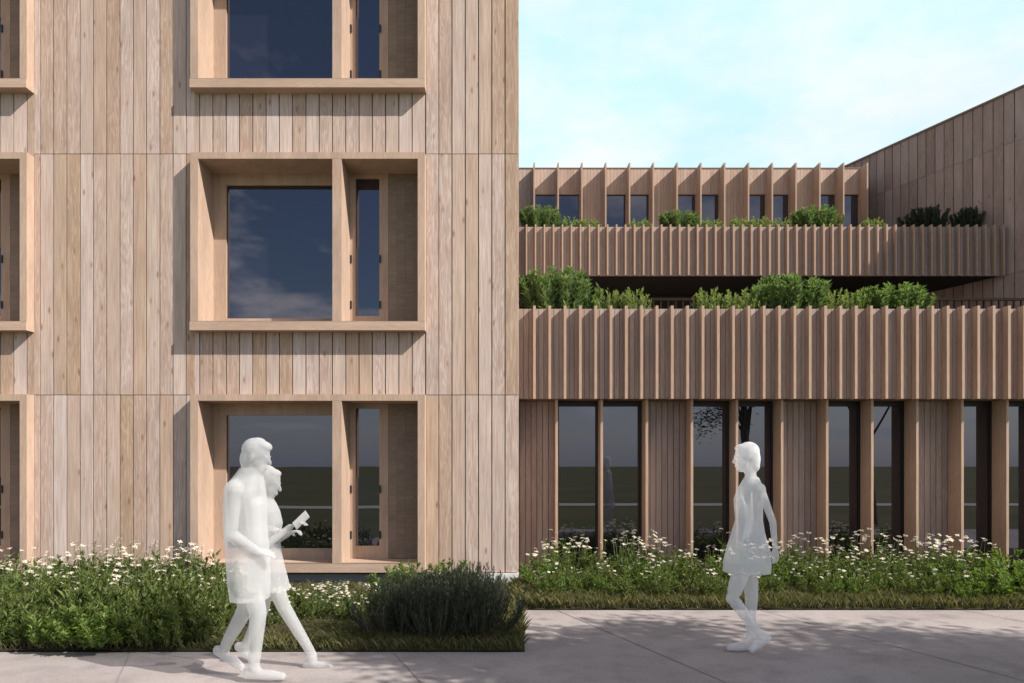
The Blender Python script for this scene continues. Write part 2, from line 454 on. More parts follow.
# bays: panel, window, window repeating
bays = [(RX0, fins[0])]+[(fins[i], fins[i+1]) for i in range(len(fins)-1)]
wp = MB()
wproto = None
for i, (xa, xb) in enumerate(bays):
    if i % 3 == 0:
        x = xa+.02; n = max(1, round((xb-xa-.04)/.088)); bw = (xb-xa-.04)/n
        for k in range(n): wp.box(x+k*bw+.0045, x+(k+1)*bw-.0045, PW+random.uniform(-.001,.001), PW+.03, 0, 2.545)
        wp.box(xa, xb, PW+.031, 11.2, 0, 2.54)
    else:
        w2 = pitch/2-.02
        if wproto is None:
            f = MB()
            # dark metal lining: deep reveals and frame
            f.ring(-w2, w2, 0, 2.545, .03, .03, .08, .075, .31, .42)
            wproto = f.build('window', M['metal'], b2, loc=((xa+xb)/2-O2[0], FG-O2[1], 0))
            g = MB(); g.box(-w2+.034, w2-.034, GW-FG-.03, GW-FG-.015, .079, 2.471); g.build('glass_pane', M['glass'], wproto)
        else:
            c = copy_tree(wproto, b2); c.location = ((xa+xb)/2-O2[0], FG-O2[1], 0)
wp.box(RX0, RX1, 11.25, 19.0, 0, 2.545)
wp.build('wall_panel', M['warm'], b2, off=O2)

def parapet(yf, depth, z0, z1, sp, x0, x1, nb, back):
    p = MB(); x = x0
    while x < x1-.01:
        e = min(x+sp/nb, x1); p.box(x+.003, e-.003, yf+depth+random.uniform(-.001,.001), yf+depth+.04, z0, z1); x = e
    par = p.build('balcony_parapet', M['warm'], b2, off=O2)
    bb = MB(); bb.box(x0, x1, yf+depth+.042, yf+depth+.14, z0+.002, z1-.004); bb.box(x0, x1, yf+depth-.002, yf+depth+.15, z1+.001, z1+.022)
    bb.build('parapet_coping', M['soffit'], par)
    pr = None; n = 0; x = x0+back
    while x < x1-.02:
        if pr is None:
            s = MB(); s.box(-.018, .018, 0, depth-.004, z0-.012, z1+.02); pr = s.build('batten', M['fin'], par, loc=(x-O2[0], yf-O2[1], 0))
        else:
            c = pr.copy(); COL.objects.link(c); c.parent = par; c.location = (x-O2[0], yf-O2[1], 0)
        x += sp; n += 1
    return par
LBY = 9.90; UBY = 16.83
parapet(LBY, .12, 2.55, 3.835, .2167, RX0, 7.95, 3, X_(534.5, LBY)-RX0)
UZ0 = Z_(274.5, UBY); UZ1 = Z_(225.2, UBY)
UX1 = 11.98
parapet(UBY, .12, UZ0, UZ1, .2167, RX0, UX1, 3, X_(526.6, UBY)-RX0)
# beyond the picture the lower parapet carries on as a plain board wall
mb = MB(); mb.box(7.951, RX1+4, LBY+.165, LBY+.30, 2.55, 3.835); mb.build('parapet_wall', M['warm'], b2, off=O2)
mb = MB(); mb.box(RX0, RX1+4, LBY+.17, 11.24, 2.55, 2.66); mb.build('soffit', M['soffit'], b2, off=O2)
mb = MB(); mb.box(RX0, RX1+4, 11.24, 19.0, 2.55, 2.8); mb.box(RX0,RX1+4,LBY+.31,11.24,2.662,2.8); mb.build('terrace_floor', M['roofing'], b2, off=O2)
mb = MB(); mb.box(RX0, UX1, UBY+.33, 19.5, UZ0+.02, UZ0+.12); mb.build('soffit', M['darkwood'], b2, off=O2)  # shadow under the upper balcony put into the soffit's dark colour
mb = MB(); mb.box(RX0, UX1-.9, UBY+.34, 19.5, UZ0+.122, 6.36); mb.build('terrace_floor', M['roofing'], b2, off=O2)
# recessed first floor wall
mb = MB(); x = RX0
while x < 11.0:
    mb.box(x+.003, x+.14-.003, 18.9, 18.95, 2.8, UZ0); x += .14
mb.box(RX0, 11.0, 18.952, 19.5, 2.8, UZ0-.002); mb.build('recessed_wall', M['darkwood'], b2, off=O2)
# planters
mb = MB(); mb.box(RX0, 8.0, LBY+.32, 10.85, 2.8, 3.74); mb.build('planter', M['soil'], b2, off=O2)
mb = MB(); mb.box(RX0, 11.3, UBY+.32, 17.9, 6.36, 7.27); mb.build('planter', M['soil'], b2, off=O2)
# railing behind the planter
mb = MB(); mb.box(RX0, 8.0, 10.93, 10.97, 4.17, 4.21)
x = RX0+.05
while x < 8.0:
    mb.box(x-.012, x+.012, 10.935, 10.965, 2.8, 4.168); x += .115
mb.build('railing', M['bar'], b2, off=O2)
# top storey
TF = 19.12; TW = 19.52; TZ = 9.86
tx = [X_(p, TF) for p in (534.2, 558.2)]
tp = .65; tf0 = X_(582.0, TF)
tfins = tx+[tf0+tp*k for k in range(13)]
tfins = [t for t in tfins if t < 9.75]
tpro = None
for fx in tfins:
    if tpro is None:
        f = MB(); f.box(-.02, .02, 0, TW-TF-.002, 6.36, TZ); tpro = f.build('fin', M['fin'], b2, loc=(fx-O2[0], TF-O2[1], 0))
    else:
        c = tpro.copy(); COL.objects.link(c); c.parent = b2; c.location = (fx-O2[0], TF-O2[1], 0)
tb = [(RX0, tfins[0])]+[(tfins[i], tfins[i+1]) for i in range(len(tfins)-1)]+[(tfins[-1], 9.9)]
up = MB(); wtp = None
TH = 9.17; TS = 6.7
for i, (xa, xb) in enumerate(tb):
    win = i > 0 and i % 3 != 0 and i < len(tb)-1
    n = max(1, round((xb-xa)/.093)); bw = (xb-xa)/n
    for k in range(n):
        p, q = xa+k*bw+.002, xa+(k+1)*bw-.002
        if win: up.box(p, q, TW+random.uniform(-.001,.001), TW+.03, TH, TZ); up.box(p, q, TW, TW+.03, 6.36, TS)
        else: up.box(p, q, TW+random.uniform(-.001,.001), TW+.03, 6.36, TZ)
    if win:
        c0 = (xa+xb)/2
        w2 = .31
        if wtp is None:
            f = MB()
            f.ring(-w2, w2, TS, TH, .03, .03, .03, .03, -.01, .12)
            wtp = f.build('window', M['fin'], b2, loc=(c0-O2[0], TW-O2[1], 0))
            g = MB(); g.box(-w2+.028, w2-.028, .05, .07, TS+.028, TH-.028); g.build('glass_pane', M['glass_up'], wtp)
        else:
            c = copy_tree(wtp, b2); c.location = (c0-O2[0], TW-O2[1], 0)
up.box(RX0, 9.9, TW+.23, 23, 6.36, TZ-.03)
up.build('upper_wall', M['top'], b2, off=O2)
mb = MB(); mb.box(RX0, 9.92, TW-.012, TW+.22, TZ+.002, TZ+.03); mb.box(RX0, 9.92, TW+.22, 23, TZ-.028, TZ+.03); mb.build('roof', M['coping'], b2, off=O2)

# ------------------------------------------------------------------ ANGLED WING (far right)
wd = Vector((-.47,1,0)); wlen = wd.length
ang = math.atan2(1, -.47)
P0 = Vector((12.0,16.83,0))-wd*6.5       # nearest end, outside the picture
b3 = empty('angled_wing', P0, ang)
tag(b3, 'tall timber wing with a slanting roofline, its shaded wall running back at an angle', 'building')
# local x runs along the wall away from the viewer, local -y is behind the face
WL = 12.5*wlen; WZT = 10.55
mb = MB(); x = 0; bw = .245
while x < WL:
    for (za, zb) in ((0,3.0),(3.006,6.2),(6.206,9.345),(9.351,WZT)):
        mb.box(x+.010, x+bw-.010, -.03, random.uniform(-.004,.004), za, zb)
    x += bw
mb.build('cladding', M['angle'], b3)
mb = MB(); mb.box(0, WL, -9, -.032, 0, WZT-.02); mb.build('wall', M['backing'], b3)
mb = MB(); mb.box(-.02, WL, -9, .03, WZT, WZT+.05); mb.build('roof', M['coping'], b3)

# ------------------------------------------------------------------ PLANTS
def rdir(up=.3):
    while True:
        v = Vector((random.uniform(-1,1), random.uniform(-1,1), random.uniform(-1,1)))
        if .1 < v.length < 1: break
    v.normalize(); v.z = abs(v.z)*.6+up
    return v.normalized()
def foliage_mb(w, d, h, n, L, Wd, up=.35, stems=14, sprig=0, hlo=.55):
    """leaf clumps along branching shoots that fill an uneven dome"""
    mb = MB()
    shoots = []
    for i in range(stems):
        a = random.uniform(0, 2*math.pi); r = math.sqrt(random.random())
        bx, by = math.cos(a)*r*w*.36, math.sin(a)*r*d*.36
        hh = h*random.uniform(hlo,1.0)*(1-.35*r*r)
        tx_, ty_ = math.cos(a)*r*w*.55+random.uniform(-.05,.05), math.sin(a)*r*d*.55+random.uniform(-.05,.05)
        shoots.append((Vector((bx,by,0)), Vector((tx_,ty_,hh)), Vector((random.uniform(-.04,.04), random.uniform(-.04,.04), 0))))
    per = n//stems
    for (a, b_, bend) in shoots:
        for k in range(per):
            t = random.random()**.75
            p = a.lerp(b_, t)+bend*math.sin(t*3.1)
            ax = (b_-a).normalized()
            dd = (rdir(up)+ax*(.35+sprig)).normalized()
            s = random.uniform(.6,1.2)*(1-.3*t)
            mb.leaf(p+Vector((random.uniform(-1,1),random.uniform(-1,1),random.uniform(-1,1)))*.02, dd, L*s, Wd*s, droop=random.uniform(0,.4))
    return mb, shoots
def stems_mb(shoots, r=.0035):
    mb = MB()
    for (a, b_, bend) in shoots:
        mb.tube([a, a.lerp(b_,.5)+bend, b_], [r*1.3, r, r*.6], seg=4)
    return mb
def flower_mesh(r):
    """one flower head: petals round a yellow centre, a single connected mesh, z up"""
    vs = [(0,0,r*.10)]; fs = []; mi = []; n = 10
    for k in range(n):
        th = 2*math.pi*k/n; vs.append((math.cos(th)*r*.30, math.sin(th)*r*.30, 0))
    for k in range(n): fs.append((0, 1+k, 1+(k+1)%n)); mi.append(1)
    for k in range(n):
        a0 = 2*math.pi*k/n; o = len(vs); rr = r*random.uniform(.85,1.1); dz = random.uniform(-.25,.12)*r
        for (f_, q) in ((.08,.75),(.30,1.0),(.70,1.0),(.92,.75)):
            th = a0+f_*2*math.pi/n; vs.append((math.cos(th)*rr*q, math.sin(th)*rr*q, dz*q))
        fs.append((1+k, o, o+1, o+2, o+3, 1+(k+1)%n)); mi.append(0)
    me = bpy.data.meshes.new('flower'); me.from_pydata(vs, [], fs); me.update()
    me.materials.append(M['petal']); me.materials.append(M['eye']); me.polygons.foreach_set('material_index', mi)
    return me
FLM = None
def make_daisy(nfl, h, leaf='leaf', fh=.16, w=.5):
    root = empty('flowering_plant')
    fb, sh = foliage_mb(w, w, h, 380, .095, .032, up=.45, stems=16)
    fb.build('foliage', M[leaf], root)
    st = stems_mb(sh, .003); tips = []
    for i in range(nfl):
        a, b_, bend = random.choice(sh[:9])
        tip = Vector((b_.x*1.1+random.uniform(-.07,.07), b_.y*1.1+random.uniform(-.07,.07), max(.55*h, min(b_.z,h)*random.uniform(.8,1.0))+random.uniform(fh*.3, fh*1.2)))
        st.tube([a, a.lerp(tip,.55)+Vector((random.uniform(-.03,.03),random.uniform(-.03,.03),0)), tip], [.003,.0025,.0018], seg=3)
        tips.append(tip)
    st.build('stems', M['stem'], root)
    global FLM
    if FLM is None: FLM = [flower_mesh(r) for r in (.028,.033,.037,.031)]
    for tip in tips:
        fo = bpy.data.objects.new('flower', random.choice(FLM)); COL.objects.link(fo); fo.parent = root
        fo.location = tip; fo.rotation_euler = (random.uniform(-.15,.55), random.uniform(-.3,.4), random.uniform(0,6.28))
    return root
def place(root, x, y, z, s, rz, sz=None):
    root.location = (x,y,z); root.rotation_euler = (random.uniform(-.06,.06), random.uniform(-.06,.06), rz); root.scale = (s, s, sz or s)

# prototypes become the first plants of their kinds
LAB_A = 'white daisy plant among the dense flowers left of the walking couple'
LAB_B = 'white daisy plant in the long strip of flowers before the terraced building'
LAB_C = 'small white daisy plant in the sparse patch under the middle ground floor window'
GRP = {'A':'daisy plants of the tall left bed', 'B':'daisy plants along the terraced building', 'C':'daisy plants under the middle window'}
protos = [make_daisy(8,.48,'leaf',.19), make_daisy(4,.46,'leaf',.18), make_daisy(19,.44,'leaf',.22), make_daisy(4,.50,'leaf_bright')]
used = [False]*len(protos)
def put_daisy(i, x, y, z, s, lab, key):
    if not used[i]: o = protos[i]; used[i] = True
    else: o = copy_tree(protos[i])
    place(o, x, y, z, s, random.uniform(0,6.28))
    tag(o, lab, 'flower', GRP[key]); return o
# left bed, px 0-235: dense
for row, (yy, n, s, pick) in enumerate(((7.0,14,.92,(1,3,1,0)),(7.5,13,.96,(0,1,0)),(8.1,13,1.0,(0,2,1)),(8.62,14,1.0,(0,2,2,1)))):
    xl, xr = X_(-30, yy), X_(226, yy)
    for i in range(n):
        x = xl+(xr-xl)*(i+random.uniform(.15,.85))/n
        put_daisy(random.choice(pick), x, yy+random.uniform(-.2,.2), .07, s*random.uniform(.72,1.18), LAB_A, 'A')
# middle, px 235-390: lower and sparser
for yy, n, s in ((6.75,6,.50),(7.1,8,.55),(7.5,9,.56),(7.9,7,.42)):
    xl, xr = X_(205, yy), X_(376, yy)
    for i in range(n):
        put_daisy(random.choice((0,1,2,2)), xl+(xr-xl)*(i+random.uniform(.1,.9))/n, yy+random.uniform(-.18,.18), .07, s*random.uniform(.85,1.1), LAB_C, 'C')
# right bed
for yy, n, s, pick in ((8.25,24,.72,(1,1,3,0)),(8.75,24,.92,(0,1,0,3)),(9.35,24,1.04,(0,2,2))):
    xl, xr = X_(534, yy), X_(985, yy)
    for i in range(n):
        x = xl+(xr-xl)*(i+random.uniform(.1,.9))/n
        put_daisy(random.choice(pick), x, yy+random.uniform(-.18,.18), .07, s*random.uniform(.72,1.15), LAB_B, 'B')

# leafy green plants without flowers
def make_leafy(name, leafm, w, h, n, L, Wd, stems=18, up=.3, sprig=0, stemr=.004):
    root = empty(name)
    fb, sh = foliage_mb(w, w, h, n, L, Wd, up=up, stems=stems, sprig=sprig)
    fb.build('foliage', M[leafm], root); stems_mb(sh, stemr).build('stems', M['twig'], root)
    return root
lp = make_leafy('leafy_plant', 'leaf_bright', .62, .42, 650, .085, .05)
first_l = True
def put_leafy(x, y, s, lab, grp):
    global first_l
    o = lp if first_l else copy_tree(lp); first_l = False
    place(o, x, y, .07, s, random.uniform(0,6.28)); tag(o, lab, 'plant', grp)
for (px, yy, s) in ((985,8.1,.85),(1003,8.5,1.0),(1022,8.2,.95),(1045,8.6,1.1),(1012,9.0,1.15),(968,7.95,.5)):
    put_leafy(X_(px,yy), yy, s, 'bright green leafy plant without flowers at the right end of the bed', 'leafy plants at the right end of the bed')
mw, _sh = None, None
def make_meadow():
    root = empty('meadow_plant')
    fb, sh = foliage_mb(.62, .62, .56, 900, .10, .034, up=.45, stems=26, sprig=.2)
    fb.build('foliage', M['leaf'], root); stems_mb(sh, .004).build('stems', M['stem'], root); return root
mw = make_meadow(); firstm = True
for yy, n, s in ((6.15,12,.78),(6.6,12,.94)):
    xl, xr = X_(-25, yy), X_(212, yy)
    for i in range(n):
        o = mw if firstm else copy_tree(mw); firstm = False
        place(o, xl+(xr-xl)*(i+random.uniform(.15,.85))/n, yy+random.uniform(-.1,.12), .05, s*random.uniform(.7,1.18), random.uniform(0,6.28))
        tag(o, 'tall dense green meadow plant without flowers along the front of the left bed', 'plant', 'flowerless meadow plants of the left bed')
for (px, yy, s) in ((12,6.1,.6),(62,6.02,.8),(84,5.98,.85),(104,6.0,.8),(128,6.06,.65),(165,6.12,.5)):
    put_leafy(X_(px,yy), yy, s, 'low broad leaved plant spilling over the pavement edge at left', 'broad leaved plants on the left edge')

# dark rosemary like shrubs, right half of the left bed
def make_rosemary():
    root = empty('dark_shrub')
    mb = MB(); tw = MB()
    for i in range(120):
        a = random.uniform(0,6.28); r = math.sqrt(random.random())
        p0 = Vector((math.cos(a)*r*.34, math.sin(a)*r*.34, 0))
        hh = random.uniform(.34,.60)*(1-.3*r*r)
        p1 = Vector((math.cos(a)*r*.58+random.uniform(-.06,.06), math.sin(a)*r*.58+random.uniform(-.06,.06), hh))
        mid = p0.lerp(p1,.5)+Vector((math.cos(a),math.sin(a),-.4))*.05*r
        tw.tube([p0, mid, p1], [.004,.003,.0015], seg=3)
        for k in range(56):
            t = .12+.88*random.random(); p = p0.lerp(mid, t*2) if t < .5 else mid.lerp(p1, t*2-1)
            ax = (p1-mid).normalized(); d = (rdir(.15)+ax*.9).normalized()
            mb.leaf(p, d, random.uniform(.035,.065), .009, droop=.1)
    mb.build('foliage', M['leaf_dark'], root); tw.build('twigs', M['twig'], root)
    return root
rs = make_rosemary()
spots = [(398,6.45,.80,.80,'leftmost clump of the dark needle leaved shrubs beside the low daisies'),
         (438,6.4,.86,.88,'dark needle leaved shrub at the front middle of its cluster'),
         (478,6.45,.80,.86,'dark needle leaved shrub at the paved corner of the bed'),
         (420,7.3,.84,.84,'dark needle leaved shrub behind the cluster, under the window'),
         (455,7.35,.78,.92,'tall dark needle leaved shrub before the bare cladding'),
         (478,7.2,.55,.92,'narrow dark needle leaved shrub before the white concrete plinth')]
for i, (px, yy, s, sz, lab) in enumerate(spots):
    o = rs if i == 0 else copy_tree(rs)
    place(o, X_(px,yy), yy, .06, s, i*1.3, sz); tag(o, lab, 'shrub', 'dark shrubs at the corner of the left bed')
# a bright leafy clump showing over the dark shrubs
for px, yy, s in ((392,8.1,.9),(412,8.4,.95),(455,8.4,1.0)):
    put_leafy(X_(px,yy), yy, s, 'green leafy plant showing behind the dark shrubs under the window', 'leafy plants behind the dark shrubs')

# grass: stuff
def grass(name, rects, lab, hmax=.10):
    mb = MB()
    for (x0,x1,y0,y1,n,h) in rects:
        for i in range(n):
            x = random.uniform(x0,x1); y = random.uniform(y0,y1)
            hh = h*random.uniform(.5,1.2); a = random.uniform(0,6.28); lean = random.uniform(.1,.9)*hh
            dx, dy = math.cos(a), math.sin(a); wv = .0045
            mb.add([(x-dy*wv,y+dx*wv,.02),(x+dy*wv,y-dx*wv,.02),(x+dx*lean*.4,y+dy*lean*.4,.02+hh*.65),(x+dx*lean,y+dy*lean,.02+hh)], [(0,1,2),(0,2,3)])
    tag(mb.build(name, M['grass']), lab, 'grass', kind='stuff')
grass('grass', [(-2.6,.09,5.99,6.35,4500,.09),(-6.2,-2.6,6.0,6.2,1500,.07),(-3.2,.09,6.3,7.2,6000,.10),(-.9,.12,6.5,9.0,3500,.12),(-3.6,-.9,7.1,8.9,4000,.12)], 'short mossy grass edging the left bed')
grass('grass', [(.11,7.4,7.72,8.15,11000,.12),(.1,7.4,8.1,9.9,8000,.14),(.05,.5,7.74,9.2,1800,.15)], 'short mossy grass edging the bed before the terraced building')

# terrace plants
def make_terrace(leafm, n=4800, L=.125, Wd=.045):
    root = empty('terrace_shrub')
    fb, sh = foliage_mb(1.05, .6, .72, n, L, Wd, up=.3, stems=64, sprig=.35, hlo=.8)
    fb.build('foliage', M[leafm], root); stems_mb(sh, .004).build('stems', M['twig'], root); return root
big = make_terrace('leaf_terr')
LZ = 3.73; UZ = 7.26
def lab_put(proto, firstflag, px, Y, zbase, wpx, toppy, lab, cat, grp, wu, hu):
    o = proto if firstflag else copy_tree(proto)
    s = wpx/F*Y/wu; sz = (Z_(toppy, Y)-zbase)/hu
    o.location = (X_(px,Y), Y, zbase); o.rotation_euler = (0,0,random.choice((0,3.14))+random.uniform(-.3,.3)); o.scale = (s, min(s,.55/.5), sz)
    tag(o, lab, cat, grp); return o
lab_put(big, True, 558, 10.5, LZ, 72, 269, 'large dark green shrub on the lower balcony next to the pale building', 'shrub', 'large shrubs in the terrace planters', 1.0, .68)
lab_put(big, False, 786, 10.5, LZ, 70, 275, 'large green shrub in the middle of the lower balcony', 'shrub', 'large shrubs in the terrace planters', 1.0, .68)
lab_put(big, False, 893, 10.5, LZ, 66, 285, 'wide green shrub farthest right on the lower balcony', 'shrub', 'large shrubs in the terrace planters', 1.0, .68)
lab_put(big, False, 542, 17.45, UZ, 42, 207, 'green shrub on the upper balcony next to the pale building', 'shrub', 'shrubs in the upper planter', 1.0, .68)
lab_put(big, False, 681, 17.45, UZ, 42, 212, 'broad low green shrub between two upper windows, second along the upper balcony', 'shrub', 'shrubs in the upper planter', 1.0, .68)
lab_put(big, False, 817, 17.45, UZ, 44, 207, 'sunlit green shrub on the upper balcony nearest the angled wing', 'shrub', 'shrubs in the upper planter', 1.0, .68)
dk = make_terrace('leaf_dark', 4500, .10, .045)  # shade of the angled wing put into a darker leaf colour
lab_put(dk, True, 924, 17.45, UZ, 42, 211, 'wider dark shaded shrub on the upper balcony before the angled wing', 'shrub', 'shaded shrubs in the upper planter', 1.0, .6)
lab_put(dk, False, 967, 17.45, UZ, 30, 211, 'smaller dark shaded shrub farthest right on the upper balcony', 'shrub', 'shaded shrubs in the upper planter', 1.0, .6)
lime = make_leafy('lime_plant', 'leaf_lime', .8, .5, 1100, .11, .055, stems=22, up=.3)
lows = [(607,288,30,'lime green plant next to the large shrub beside the pale building'),
        (634,288,30,'lime green plant left of the bare stretch of lower balcony railing'),
        (708,288,30,'lime green plant right of the bare stretch of lower balcony railing'),
        (738,289,32,'lime green plant just left of the middle large shrub'),
        (832,289,30,'lime green plant just right of the middle large shrub'),
        (854,289,28,'lime green plant touching the wide shrub at the right')]
for i, (px, ty, wv, lab) in enumerate(lows):
    lab_put(lime, i == 0, px, 10.45, LZ, wv, ty, lab, 'plant', 'lime green plants on the lower balcony', .8, .47)
tufts = [(572,219,'first'),(589,220,''),(640,221,''),(712,221,''),(740,219,''),(760,218,''),(783,220,''),(872,220,'')]
LT = ['low green tuft touching the first upper balcony shrub','low lime tuft before the first upper wall panel','low lime tuft under the second pair of upper windows',
      'low green tuft just right of the broad second upper shrub','low green tuft before the third upper wall panel','low green tuft under the third pair of upper windows',
      'low green tuft just left of the third sunlit upper shrub','lone lime tuft at the foot of the angled wing']
for i, (px, ty, _) in enumerate(tufts):
    lab_put(lime, False, px, 17.4, UZ, 22, ty-2, LT[i], 'plant', 'low tufts in the upper planter', .8, .47)

# ------------------------------------------------------------------ TREES beside the viewer (shade on the paving, mirrored in the glass)
def make_tree(name, base, crown, rad, nleaf, lab, seed, lean, low=None):
    random.seed(seed)
    root = empty(name, base)
    tr = MB(); lf = MB(); B = Vector(base); C = Vector(crown)-B
    top = Vector((C.x*.6, C.y*.6, C.z))
    pts = [Vector((0,0,-.05)), Vector((lean*.25,0,1.2)), Vector((lean*.6+C.x*.15,C.y*.2,2.4)), Vector((C.x*.45,C.y*.5,C.z*.8)), top]
    tr.tube(pts, [.15,.115,.095,.07,.03], seg=9)
    tips = []
    for i in range(26):
        t = random.uniform(.42,1.0); f_ = t*4; k = min(3, int(f_)); st = pts[k].lerp(pts[k+1], f_-k)
        while True:
            q = Vector((random.uniform(-1,1), random.uniform(-1,1), random.uniform(-1,1)))
            if .35 < q.length < 1: break
        en = C+Vector((q.x*rad[0], q.y*rad[1], q.z*rad[2]))
        mid = st.lerp(en,.5)+Vector((0,0,.15))
        tr.tube([st, mid, en], [.035,.022,.008], seg=5)
        for j in range(3):
            e2 = en+Vector((random.uniform(-.5,.5), random.uniform(-.4,.4), random.uniform(-.3,.3)))
            tr.tube([mid.lerp(en, random.uniform(.2,.9)), e2], [.010,.004], seg=4); tips.append(e2)
        tips.append(en); tips.append(mid.lerp(en,.6))
    if low:
        q = Vector(low)-B; st = pts[2]
        tr.tube([st, st.lerp(q,.55)+Vector((0,0,.3)), q+Vector((0,0,.12))], [.04,.024,.008], seg=6)
        tips += [q+Vector((random.uniform(-.4,.4), random.uniform(-.3,.3), random.uniform(-.2,.3))) for _ in range(5)]
    for i in range(nleaf):
        c = random.choice(tips)
        p = c+Vector((random.gauss(0,.24), random.gauss(0,.22), random.gauss(0,.17)))
        lf.leaf(p, rdir(-.1), random.uniform(.07,.13), random.uniform(.045,.07), droop=.2)
    tr.build('trunk', M['bark'], root); lf.build('crown', M['leaf_tree'], root)
    tag(root, lab, 'tree'); return root
make_tree('broadleaf_tree', (6.15,3.0,0), (5.6,3.0,4.9), (2.1,1.35,1.0), 15000, 'leafy tree standing on the paving beside the viewer, mirrored in the ground floor glass', 3, -.25, (5.25,3.0,2.75))
make_tree('broadleaf_tree', (9.6,2.2,0), (9.0,2.55,4.9), (2.5,1.25,1.0), 17000, 'second leafy tree farther along the paving whose shade falls at the right', 11, -.3)
random.seed(21)
# ------------------------------------------------------------------ PEOPLE
def ell(mb, c, r, rotm=None, nu=14, nv=9):
    c = Vector(c); vs = []; fs = []
    for j in range(nv+1):
        ph = math.pi*j/nv
        for i in range(nu):
            th = 2*math.pi*i/nu
            p = Vector((r[0]*math.sin(ph)*math.cos(th), r[1]*math.sin(ph)*math.sin(th), r[2]*math.cos(ph)))
            if rotm: p = rotm @ p
            vs.append(c+p)
    for j in range(nv):
        for i in range(nu):
            i2 = (i+1) % nu; fs.append((j*nu+i, (j+1)*nu+i, (j+1)*nu+i2, j*nu+i2))
    mb.add(vs, fs)
def limb(mb, pts, rad, seg=12):
    """tapered limb with rounded joints"""
    P = []; Q = []
    pts = [Vector(p) for p in pts]
    for i in range(len(pts)-1):
        for k in range(6):
            t = k/6; P.append(pts[i].lerp(pts[i+1], t)); Q.append(rad[i]*(1-t)+rad[i+1]*t)
    P.append(pts[-1]); Q.append(rad[-1])
    mb.tube(P, Q, seg=seg)
    for p, r in zip(pts, rad): ell(mb, p, (r,r,r), nu=10, nv=6)
def loft(mb, rings, seg=22):
    """rings: (x, y, z, rx, ry)"""
    vs = []; fs = []
    n = len(rings)
    for (x,y,z,rx,ry) in rings:
        for k in range(seg):
            th = 2*math.pi*k/seg; vs.append((x+rx*math.cos(th), y+ry*math.sin(th), z))
    for i in range(n-1):
        for k in range(seg):
            k2 = (k+1) % seg; fs.append((i*seg+k, i*seg+k2, (i+1)*seg+k2, (i+1)*seg+k))
    fs.append(tuple(range(seg))[::-1]); fs.append(tuple((n-1)*seg+k for k in range(seg)))
    mb.add(vs, fs)
def foot(mb, heel, toe, ankle):
    heel, toe, ankle = Vector(heel), Vector(toe), Vector(ankle)
    d = (toe-heel); a = math.atan2(d.x, d.y) if False else 0
    h2 = heel+Vector((0,0,.035)); t2 = toe+Vector((0,0,.024))
    L_ = d.normalized()
    ball = h2.lerp(t2,.68)
    limb(mb, [h2+L_*.03, ball-L_*.02, t2-L_*.03], [.036,.040,.026], seg=10)
    limb(mb, [ankle, h2.lerp(t2,.30)+Vector((0,0,.02))], [.042,.040], seg=10)
    # sole keeps the underside flat
    sidev = Vector((0,1,0))
    for s_ in (-.016,.016):
        limb(mb, [heel+Vector((0,0,.016))+L_*.02+sidev*s_, toe+Vector((0,0,.014))-L_*.02+sidev*s_], [.018,.016], seg=8)
def head(mb, c, fwd, tilt, s, hair):
    """head facing fwd (+1 or -1 along x), nodding by tilt"""
    c = Vector(c); rm = Matrix.Rotation(fwd*tilt, 3, 'Y')
    def T(x,y,z): return c+rm @ Vector((x*fwd*s, y*s, z*s))
    ell(mb, T(-.008,0,.022), (.098*s,.078*s,.100*s), rm)               # skull
    ell(mb, T(.024,0,-.035), (.068*s,.062*s,.085*s), rm)               # face
    ell(mb, T(.052,0,-.088), (.034*s,.036*s,.030*s), rm)               # chin
    limb(mb, [T(.088,0,.012), T(.108,0,-.026)], [.009*s,.014*s], 8)    # nose
    ell(mb, T(.090,0,-.056), (.012*s,.024*s,.007*s), rm); ell(mb, T(.088,0,-.068), (.012*s,.022*s,.008*s), rm)  # lips
    for sy in (-1,1):
        ell(mb, T(.078,sy*.032,.018), (.014*s,.022*s,.008*s), rm)       # brow
        ell(mb, T(.076,sy*.031,-.002), (.012*s,.013*s,.009*s), rm)      # eye
        ell(mb, T(-.008,sy*.078,-.012), (.020*s,.010*s,.032*s), rm)     # ear
    for (x,y,z,rx,ry,rz) in hair: ell(mb, T(x,y,z), (rx*s,ry*s,rz*s), rm)
def hand(mb, wrist, d, up, s=1.0, curl=.5, side=1):
    """palm and five bent fingers; d = pointing direction, up = back-of-hand normal, side = thumb side"""
    W = Vector(wrist); d = Vector(d).normalized(); up = Vector(up); up = (up-d*up.dot(d)).normalized(); sd_ = d.cross(up).normalized()*side
    for k in (-1,0,1): limb(mb, [W+sd_*k*.012*s, W+d*.085*s+sd_*k*.024*s], [.016*s,.013*s], 8)
    for k, ln in zip((-1.5,-.5,.5,1.5), (.062,.080,.086,.075)):
        b0 = W+d*.085*s+sd_*k*.0195*s; r1 = d*math.cos(curl*.5)-up*math.sin(curl*.5); r2 = d*math.cos(curl*1.6)-up*math.sin(curl*1.6)
        p1 = b0+r1*ln*.5*s; p2 = p1+r2*ln*.5*s
        limb(mb, [b0-d*.02*s, b0, p1, p2], [.0095*s,.0095*s,.0085*s,.0075*s], 7)
    t0 = W+d*.025*s+sd_*.026*s; t1 = t0+(d*.7+sd_*.6-up*.2).normalized()*.042*s; t2 = t1+(d*.95+sd_*.1-up*.35).normalized()*.034*s
    limb(mb, [t0, t1, t2], [.012*s,.0105*s,.0085*s], 7)
